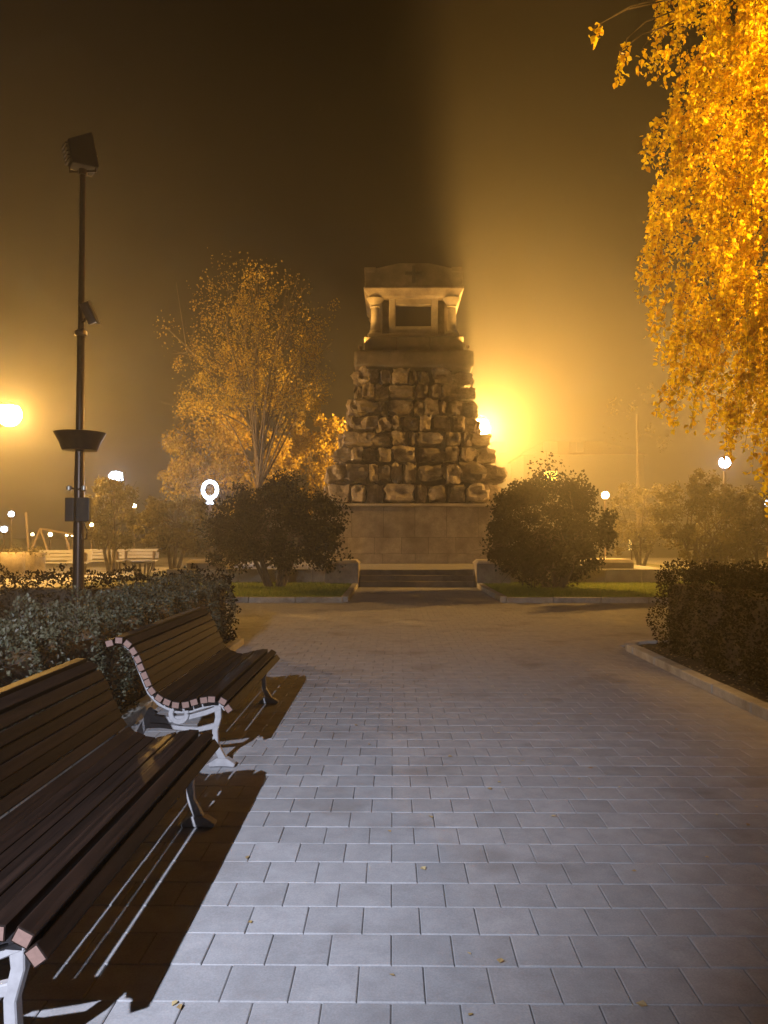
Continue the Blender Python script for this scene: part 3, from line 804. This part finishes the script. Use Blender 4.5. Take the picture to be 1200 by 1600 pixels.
# birch: hanging strands of yellow leaves
def birch():
    base = Vector((6.4,10.2,.045)); t = empty('birch_tree', base)
    tag(t, 'big birch with bright yellow hanging leaves filling the upper right', 'tree')
    tr = MB(); tr.tube(limb((0,0,-.1),(-.2,.2,11.5),(.25,0,0),9), [.24,.21,.19,.17,.15,.13,.11,.08,.05,.02], 12); tr.build('trunk', M['birchbark'], t, True)
    lim = MB(); twig = MB(); P = []; D = []
    # left outline in the photo: (pixel y, pixel x)
    outl = [(-500,1090),(-200,1040),(0,1012),(100,1012),(200,1012),(300,1000),(360,992),(480,985),(560,992),(640,1028),(700,1080),(760,1165),(790,1215)]
    ys = [a for a,_ in outl]; xs = [b for _,b in outl]
    def xmin(py): return np.interp(py, ys, xs)
    nst = 0
    tips = []
    while nst < 3000:
        y = rng.uniform(7.6, 12.0)
        x = rng.uniform(2.2, 9.8); z = rng.uniform(2.2, 11.6)
        r2 = ((x-6.3)/3.9)**2 + ((y-10.0)/2.7)**2
        taper = np.interp(z, [2,4,7,9,11.6], [.75,1,1,.8,.35])
        if r2 > taper**2: continue
        L = rng.uniform(.35,1.15)
        # strand path: leaves the limb outwards then hangs
        ox = (x-6.3); oy = (y-10.0); ol = math.hypot(ox,oy)+1e-6
        dx, dy = ox/ol*rng.uniform(.05,.35), oy/ol*rng.uniform(.05,.35)
        n = int(L/.05)
        tt = np.linspace(0,1,n)
        px = x+dx*np.sqrt(tt); py = y+dy*np.sqrt(tt); pz = z+.08*np.sin(tt*2)-L*tt**1.5
        ppx = VX+px*F/py; ppy = VY-(pz-H)*F/py
        lim_x = xmin(ppy)+14*np.sin(ppy*.045)+rng.uniform(-8,22)
        if (ppx < lim_x).any(): continue
        if (ppx < lim_x+90).any() and rng.random() < .42: continue
        # patchy holes
        hole = math.sin(x*2.1+y*1.3)*math.sin(z*2.3+x*.7)+.6*math.sin(z*4.1+y*3.3)*math.sin(x*4.7)
        if hole < -.55 and rng.random() < .8: continue
        nst += 1
        S = np.column_stack([px,py,pz])-np.array(base)
        tips.append(S[0])
        if n > 2: twig.tube([S[0],S[n//2],S[-1]], [.0035,.003,.002], 3, False)
        per = 4
        Q = np.repeat(S, per, 0)+rng.normal(size=(n*per,3))*.028
        P.append(Q)
    # a few stray strands reaching out over the path at the top left
    for (ax,ay,L) in [(935,35,.10),(975,75,.30),(1010,70,.16),(945,30,.08),(985,55,.20)]:
        y = 8.4; p = at(ax,ay,y)-base; n = max(4,int(L/.03)); tt = np.linspace(0,1,n)
        S = np.column_stack([p.x+.0*tt-.03*tt, np.full(n,p.y), p.z-L*tt])
        root_ = at(1060, ay-50, y)-base
        twig.tube([root_, root_.lerp(Vector((p.x,p.y,p.z+.04)),.6)+Vector((0,0,.06)), Vector((p.x,p.y,p.z+.04)), Vector(S[-1])], [.009,.007,.005,.003], 4, False)
        P.append(np.repeat(S,3,0)+rng.normal(size=(n*3,3))*.028)
    tips = np.array(tips)
    for k in rng.permutation(len(tips))[:120]:
        e = Vector(tips[k]); zst = max(1.6, min(10.8, e.z-rng.uniform(.2,1.6)))
        st_ = Vector((-.02*zst+.1,.02*zst,zst)); ln = (e-st_).length
        lim.tube(limb(st_, e, (0,0,.16*ln), 6), [max(.008,.022*ln*(1-i/6.5)*.5) for i in range(7)], 5, False)
    lim.build('limbs', M['birchbark'], t, True)
    o = twig.build('twigs', M['bark'], t); tag(o, kind='stuff')
    P = np.vstack(P)
    o = link(bpy.data.objects.new('crown', leaf_mesh('crown', P, .060, M['birchleaf'], droop=1.0, width=.40, ovate=True)), t); tag(o, kind='stuff')
birch()

# ------------------------------------------------------------------ camera pole
pb = at(121, 930, 9.0); pole = empty('camera_pole', (pb.x, 9.0, 0.045)); tag(pole, 'tall brown pole with floodlight, camera, dish and boxes behind the left hedge', 'pole')
def hz(py): return H-(py-VY)*9.0/F-.045
m = MB(); m.lathe([(.10,0),(.10,.04),(.062,.06),(.060,hz(815)),(.052,hz(700))], 16); m.build('lower_shaft', M['polemetal'], pole, True)
m = MB(); m.lathe([(.045,hz(700)+.002),(.043,hz(520)),(.036,hz(516)),(.033,hz(262))], 16); m.build('upper_shaft', M['polemetal'], pole, True)
m = MB(); m.lathe([(.06,hz(704)),(.19,hz(703)),(.205,hz(698)),(.225,hz(690)),(.285,hz(675)),(.275,hz(675)+.004),(.21,hz(688)),(.05,hz(690))], 24); m.build('dish', M['polemetal'], pole, True)
m = MB(); m.lathe([(.045,hz(522)),(.068,hz(520)),(.068,hz(514)),(.045,hz(512))], 12); m.build('clamp', M['alu'], pole, True)
for sx in (-1, 1):
    m = MB(); x0, x1 = (.012,.165) if sx > 0 else (-.11,-.012)
    m.box(x0, x1, -.13, -.065, hz(815), hz(778)); b_ = m.build('junction_box', M['darkbox'], pole, False, .008, 2)
m = MB(); m.tube([(.09,-.09,hz(816)),(.13,-.09,hz(832)),(.12,-.09,hz(842)),(.07,-.08,hz(843)),(.055,-.07,hz(835))], .006, 6); m.build('cable', M['darkbox'], pole, True)
for sx in (-1,1):
    m = MB(); m.tube([(0,-.05,hz(765)),(sx*.05,-.07,hz(763)),(sx*.085,-.08,hz(764))], .010, 6); br = m.build('small_bracket', M['polemetal'], pole, True)
    m = MB(); m.lathe([(.012,-.03),(.03,-.02),(.03,.02),(.012,.03)], 10, (sx*.085,-.08,hz(763))); m.build('sensor', M['alu'], br, True)
# cctv: shell on an arm, pointing down to the right
m = MB(); m.tube([(.03,-.03,hz(500)),(.06,-.05,hz(500)),(.085,-.06,hz(490))], .014, 8); cb = m.build('camera_arm', M['polemetal'], pole, True)
mm_ = Matrix.Translation((.115,-.09,hz(489))) @ Matrix.Rotation(R(22),4,'Y').inverted() @ Matrix.Rotation(R(14),4,'X')
m = MB(); m.box(-.045,.045,-.045,.045,-.12,.12,mm_); m.build('security_camera', M['alu'], pole, True, .012, 2)
mm2 = mm_ @ Matrix.Translation((.06,0,.0))
m = MB(); m.box(-.006,.006,-.06,.06,-.15,.12,mm2); m.build('sun_shield', M['alu'], pole, False, .002)
# floodlight on the top
m = MB(); m.tube([(0,0,hz(264)),(0,0,hz(255))], .05, 10); m.tube([(-.15,0,hz(232)),(-.15,0,hz(258)),(.15,0,hz(258)),(.15,0,hz(232))], .016, 6); m.build('yoke', M['polemetal'], pole, True)
fm = Matrix.Translation((-.04,0,hz(230))) @ Matrix.Rotation(R(125),4,'Z') @ Matrix.Rotation(R(-12),4,'X')
m = MB()
v = [(-.16,-.14,-.20),(.16,-.14,-.20),(.16,-.14,.20),(-.16,-.14,.20),(-.10,.13,-.13),(.10,.13,-.13),(.10,.13,.13),(-.10,.13,.13)]
m.add([fm @ Vector(q) for q in v], [(0,1,2,3),(7,6,5,4),(0,4,5,1),(1,5,6,2),(2,6,7,3),(3,7,4,0)])
fl = m.build('floodlight', M['darkbox'], pole, False, .015, 2)
m = MB(); m.box(-.135,.135,-.150,-.142,-.175,.175,fm); m.build('glass', M['lens'], fl)
m = MB()
for k in range(5): m.box(-.09,.09,.131,.165,-.10+k*.045,-.085+k*.045,fm)
m.build('cooling_fins', M['darkbox'], fl)

# ------------------------------------------------------------------ street lamps (sodium)
GS = 'orange sodium street lamps'
p = at(750,668,36.5)
t, lp = make_lamp_post('street_lamp', 'orange street lamp glaring behind the right edge of the monument', (p.x-1.9, p.y), p.z, .45, M['sod_glass'], arm=1.9, group=GS)
point(t, lp, P_SOD_BACK, SODIUM, .15)
p = at(9,646,26)
t, lp = make_lamp_post('street_lamp', 'orange street lamp glaring at the left edge of the picture', (p.x-1.0, p.y), p.z, .38, M['sod_glass'], arm=1.0, group=GS)
point(t, lp, P_SOD_LEFT, SODIUM, .15)
def flood_lamp(label, x, y, h, target, power, cone, blend):
    """hooded luminaire tilted towards target"""
    t = empty('street_lamp', (x,y,0)); tag(t, label, 'street lamp', GS)
    m = MB(); m.lathe([(.12,0),(.12,.12),(.08,.16),(.05,h-.1)], 12); m.build('post', M['polemetal'], t, True)
    d = (Vector(target)-Vector((x,y,h))).normalized(); q = d.to_track_quat('-Z','Y'); mt = Matrix.Translation((0,0,h)) @ q.to_matrix().to_4x4()
    m = MB(); m.lathe([(.03,.30),(.12,.26),(.20,.06),(.21,.03),(.19,.03),(.10,.20)], 18, cap=False); hd_ = m.build('lamp_head', M['polemetal'], t, True); hd_.matrix_local = mt
    m = MB(); m.lathe([(.09,.16),(.09,.05),(.05,.035)], 14); gl_ = m.build('bulb_glass', M['sod_glass'], t, True); gl_.matrix_local = mt
    l = bpy.data.lights.new('bulb','SPOT'); l.energy = power; l.color = SODIUM; l.shadow_soft_size = .10; l.spot_size = cone; l.spot_blend = blend
    o = bpy.data.objects.new('bulb', l); C.objects.link(o); o.parent = t; o.matrix_local = mt
flood_lamp('hooded orange street lamp beyond the birch, outside the right edge', 13.8, 27.4, 6.6, (-6,19.8,0), P_SOD_RIGHT, R(78), .5)
flood_lamp('hooded orange street lamp on the near side of the birch crown, outside the right edge', 8.4, 5.6, 6.2, (5.0,9.6,6.0), P_SOD_BIRCH, R(62), .5)

# ------------------------------------------------------------------ distant globe lamps
GL = 'small distant globe lamps'
def far_lamp(px, py, y, r, glass, label, power=0, col=COOL, cat='globe lamp'):
    p = at(px,py,y); t, lp = make_lamp_post('globe_lamp', label, (p.x,p.y), p.z, r, glass, group=GL, cat=cat)
    if power: point(t, lp, power, col, .08)
    return t
t = far_lamp(176, 745, 30, .21, M['cool_glass'], 'white globe lamp with curled bracket above the small tree by the pole', 160)
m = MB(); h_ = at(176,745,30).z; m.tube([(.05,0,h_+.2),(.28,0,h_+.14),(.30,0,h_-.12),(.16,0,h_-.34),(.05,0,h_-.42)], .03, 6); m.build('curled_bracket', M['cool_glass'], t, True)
# ring-shaped lantern
p = at(327,766,27); t = empty('ring_lantern', (p.x,p.y,0)); tag(t, 'white glowing ring-shaped lantern on a post left of the left bush', 'lantern')
m = MB(); m.lathe([(.07,0),(.05,.2),(.04,p.z-.45)], 10); m.build('post', M['polemetal'], t, True)
m = MB(); m.tube([(.24*math.sin(a), 0, p.z+.02+.28*-math.cos(a)) for a in [i*2*math.pi/20 for i in range(21)]], .055, 6, False); m.build('ring', M['cool_glass'], t, True)
m = MB(); m.lathe([(.16,p.z-.45),(.05,p.z-.36),(.15,p.z-.27)], 10); m.build('bow', M['cool_glass'], t, True)
point(t, (p.x, p.y-.25, p.z), 120, COOL, .08)
far_lamp(14, 803, 42, .15, M['cool_glass'], 'higher of the two white globe lamps at the left edge')
far_lamp(3, 827, 44, .17, M['cool_glass'], 'lower white globe lamp touching the left edge')
far_lamp(48, 835, 58, .11, M['warm_glass'], 'leftmost of the row of tiny yellow lamps left of the pole')
far_lamp(76, 835, 56, .14, M['warm_glass'], 'larger tiny yellow lamp second in the row left of the pole')
far_lamp(102, 836, 58, .10, M['warm_glass'], 'tiny yellow lamp third in the row, just left of the pole')
far_lamp(111, 836, 57, .10, M['warm_glass'], 'tiny yellow lamp almost touching the pole on its left')
far_lamp(141, 820, 50, .12, M['warm_glass'], 'tiny yellow lamp just right of the pole below its boxes')
far_lamp(208, 790, 46, .12, M['warm_glass'], 'tiny yellow lamp between the two small trees')
far_lamp(945, 774, 40, .19, M['warm_glass'], 'round yellow globe lamp right of the right bush')
far_lamp(1131, 723, 27, .19, M['cool_glass'], 'white globe lamp glowing through the lowest birch leaves', 120)
far_lamp(1197, 787, 34, .15, M['cool_glass'], 'white globe lamp cut by the right edge below the birch')

# ------------------------------------------------------------------ far benches, swing, planters, building
def far_bench(px, py, y, L, rz, label):
    p = at(px,py,y); t = empty('park_bench', (p.x,p.y,0), rz); tag(t, label, 'bench', 'pale benches on the far side of the plaza')
    for k in range(3):
        m = MB(); m.box(-L/2,L/2,-.28+k*.17,-.28+k*.17+.14,.42,.46); m.build('slat', M['paintwhite'], t)
    for k in range(3):
        m = MB(); m.box(-L/2,L/2,.26+k*.03,.29+k*.03,.52+k*.13,.63+k*.13); m.build('slat', M['paintwhite'], t)
    for s in (-1,1):
        m = MB(); m.box(s*L*.38-.04,s*L*.38+.04,-.26,-.20,0,.415); m.build('leg', M['polemetal'], t)
        m = MB(); m.box(s*L*.38-.04,s*L*.38+.04,.20,.255,0,.80); m.build('leg', M['polemetal'], t)
far_bench(95, 880, 29, 2.0, R(8), 'pale bench just left of the pole, far across the plaza')
far_bench(148, 876, 31, 2.0, R(8), 'pale bench just right of the pole, far across the plaza')
far_bench(213, 876, 32, 1.6, R(-10), 'pale bench between the stems of the two small trees')
far_bench(1128, 878, 32, 2.0, R(-6), 'pale bench in fog behind the many-stemmed bush')
# small fan-shaped basket stand
p = at(222,893,27); t = empty('litter_bin', (p.x,p.y,0)); tag(t, 'dark slatted litter bin below the wide small tree', 'litter bin')
for k in range(12):
    a = 2*math.pi*k/12; m = MB(); m.tube([(.20*math.cos(a),.20*math.sin(a),.02),(.38*math.cos(a),.38*math.sin(a),.55)], .025, 5); m.build('slat', M['darkbox'], t)
m = MB(); m.lathe([(.36,.48),(.40,.50),(.40,.54),(.36,.55)], 16); m.build('rim', M['darkbox'], t, True)
# swing frame
p = at(58,868,36); t = empty('swing_frame', (p.x,p.y,0)); tag(t, 'pale wooden zigzag play frame beyond the concrete planters at far left', 'play frame')
def leg(a, b, name='leg'):
    pa = at(*a,36)-Vector((p.x,p.y,0)); pbb = at(*b,36)-Vector((p.x,p.y,0)); m = MB(); m.tube([pa,pbb], .055, 8); m.build(name, M['tanwood'], t, True)
leg((37,800),(43,872),'post'); leg((43,869),(60,826)); leg((60,826),(76,872)); leg((100,838),(110,868))
m = MB(); a = at(60,826,36)-Vector((p.x,p.y,0)); m.tube([a, a+Vector((1.3,1.0,-.3))], .05, 8); m.build('top_bar', M['tanwood'], t, True)
def planter(px, w, y, label):
    q = at(px,895,y); t = empty('concrete_planter', (q.x,q.y,0)); tag(t, label, 'planter', 'concrete planters at the far left')
    m = MB(); m.lathe([(w*.44,0),(w*.5,.1),(w*.5,.80),(w*.46,.86),(w*.38,.86),(w*.36,.74)], 16); m.build('tub', M['granite'], t, True)
    P_ = np.column_stack([rng.normal(0,w*.2,500), rng.normal(0,w*.2,500), .75+np.abs(rng.normal(0,.12,500))])
    o = link(bpy.data.objects.new('foliage', leaf_mesh('foliage', P_, .07, M['softleaf'])), t); tag(o, kind='stuff')
planter(18, .95, 27, 'wide concrete planter at the left edge behind the hedge')
planter(53, .62, 26.5, 'narrow concrete planter beside the pale bench left of the pole')
# house far in the fog with one lit window
p = at(866,838,80); t = empty('apartment_building', (p.x+4,80,0)); tag(t, 'building lost in the fog with one lit yellow window right of the monument', 'building')
m = MB(); m.box(-7,5,.2,9,-.1,9.5); m.build('wall', M['wallgrey'], t)
m = MB(); m.add([(-7.4,-.1,9.5),(5.4,-.1,9.5),(5.4,9.6,9.5),(-7.4,9.6,9.5),(-4,4.6,11.4),(2,4.6,11.4)], [(3,2,1,0),(0,1,5,4),(1,2,5),(2,3,4,5),(3,0,4)]); m.build('roof', M['roofred'], t)
q0 = at(848,752,80); q1 = at(873,735,80); wx = (q0.x+q1.x)/2-t.location.x; wz = (q0.z+q1.z)/2
for fl_ in (0,1):
    for c_ in (-2,0,1):
        x = wx+c_*2.6; z = wz+fl_*2.9
        if abs(x) > 10 or z < 1 or z > 10.6: continue
        m = MB()
        m.box(x-.72,x+.72,.08,.19,z-.55,z-.48); m.box(x-.72,x+.72,.08,.19,z+.48,z+.55); m.box(x-.72,x-.65,.08,.19,z-.478,z+.478); m.box(x+.65,x+.72,.08,.19,z-.478,z+.478); m.box(x-.04,x+.04,.08,.19,z-.478,z+.478)
        w = m.build('window', M['wallgrey'], t)
        for s in (-1,1):
            m = MB(); a, b = (x+.045,x+.645) if s > 0 else (x-.645,x-.045); m.box(a,b,.12,.18,z-.475,z+.475)
            m.build('pane', M['winlit'] if (fl_ == 0 and c_ == 0) else M['glassdark'], w)
# small lit sign
p = at(985,851,30); t = empty('lit_sign', (p.x,p.y,0)); tag(t, 'small glowing yellow sign on a post in the fog behind the right block', 'sign')
m = MB(); m.tube([(0,0,0),(0,0,p.z-.2)], .03, 8); m.build('post', M['polemetal'], t, True)
m = MB(); m.box(-.10,.10,-.03,.03,p.z-.20,p.z+.20); m.build('sign_box', M['signlit'], t, False, .01)

# ------------------------------------------------------------------ fog
m = MB(); m.box(-60,60,-12,96,-1.2,12.3)
mat, N, L = newmat('fog_air'); out = N.new('ShaderNodeOutputMaterial'); v = N.new('ShaderNodeVolumePrincipled')
v.inputs['Color'].default_value = (.93,.93,.93,1); v.inputs['Density'].default_value = FOG; v.inputs['Anisotropy'].default_value = 0.65
L.new(v.outputs[0], out.inputs['Volume'])
hzo = m.build('haze', mat); tag(hzo, 'thin fog filling the park', 'fog', kind='stuff')
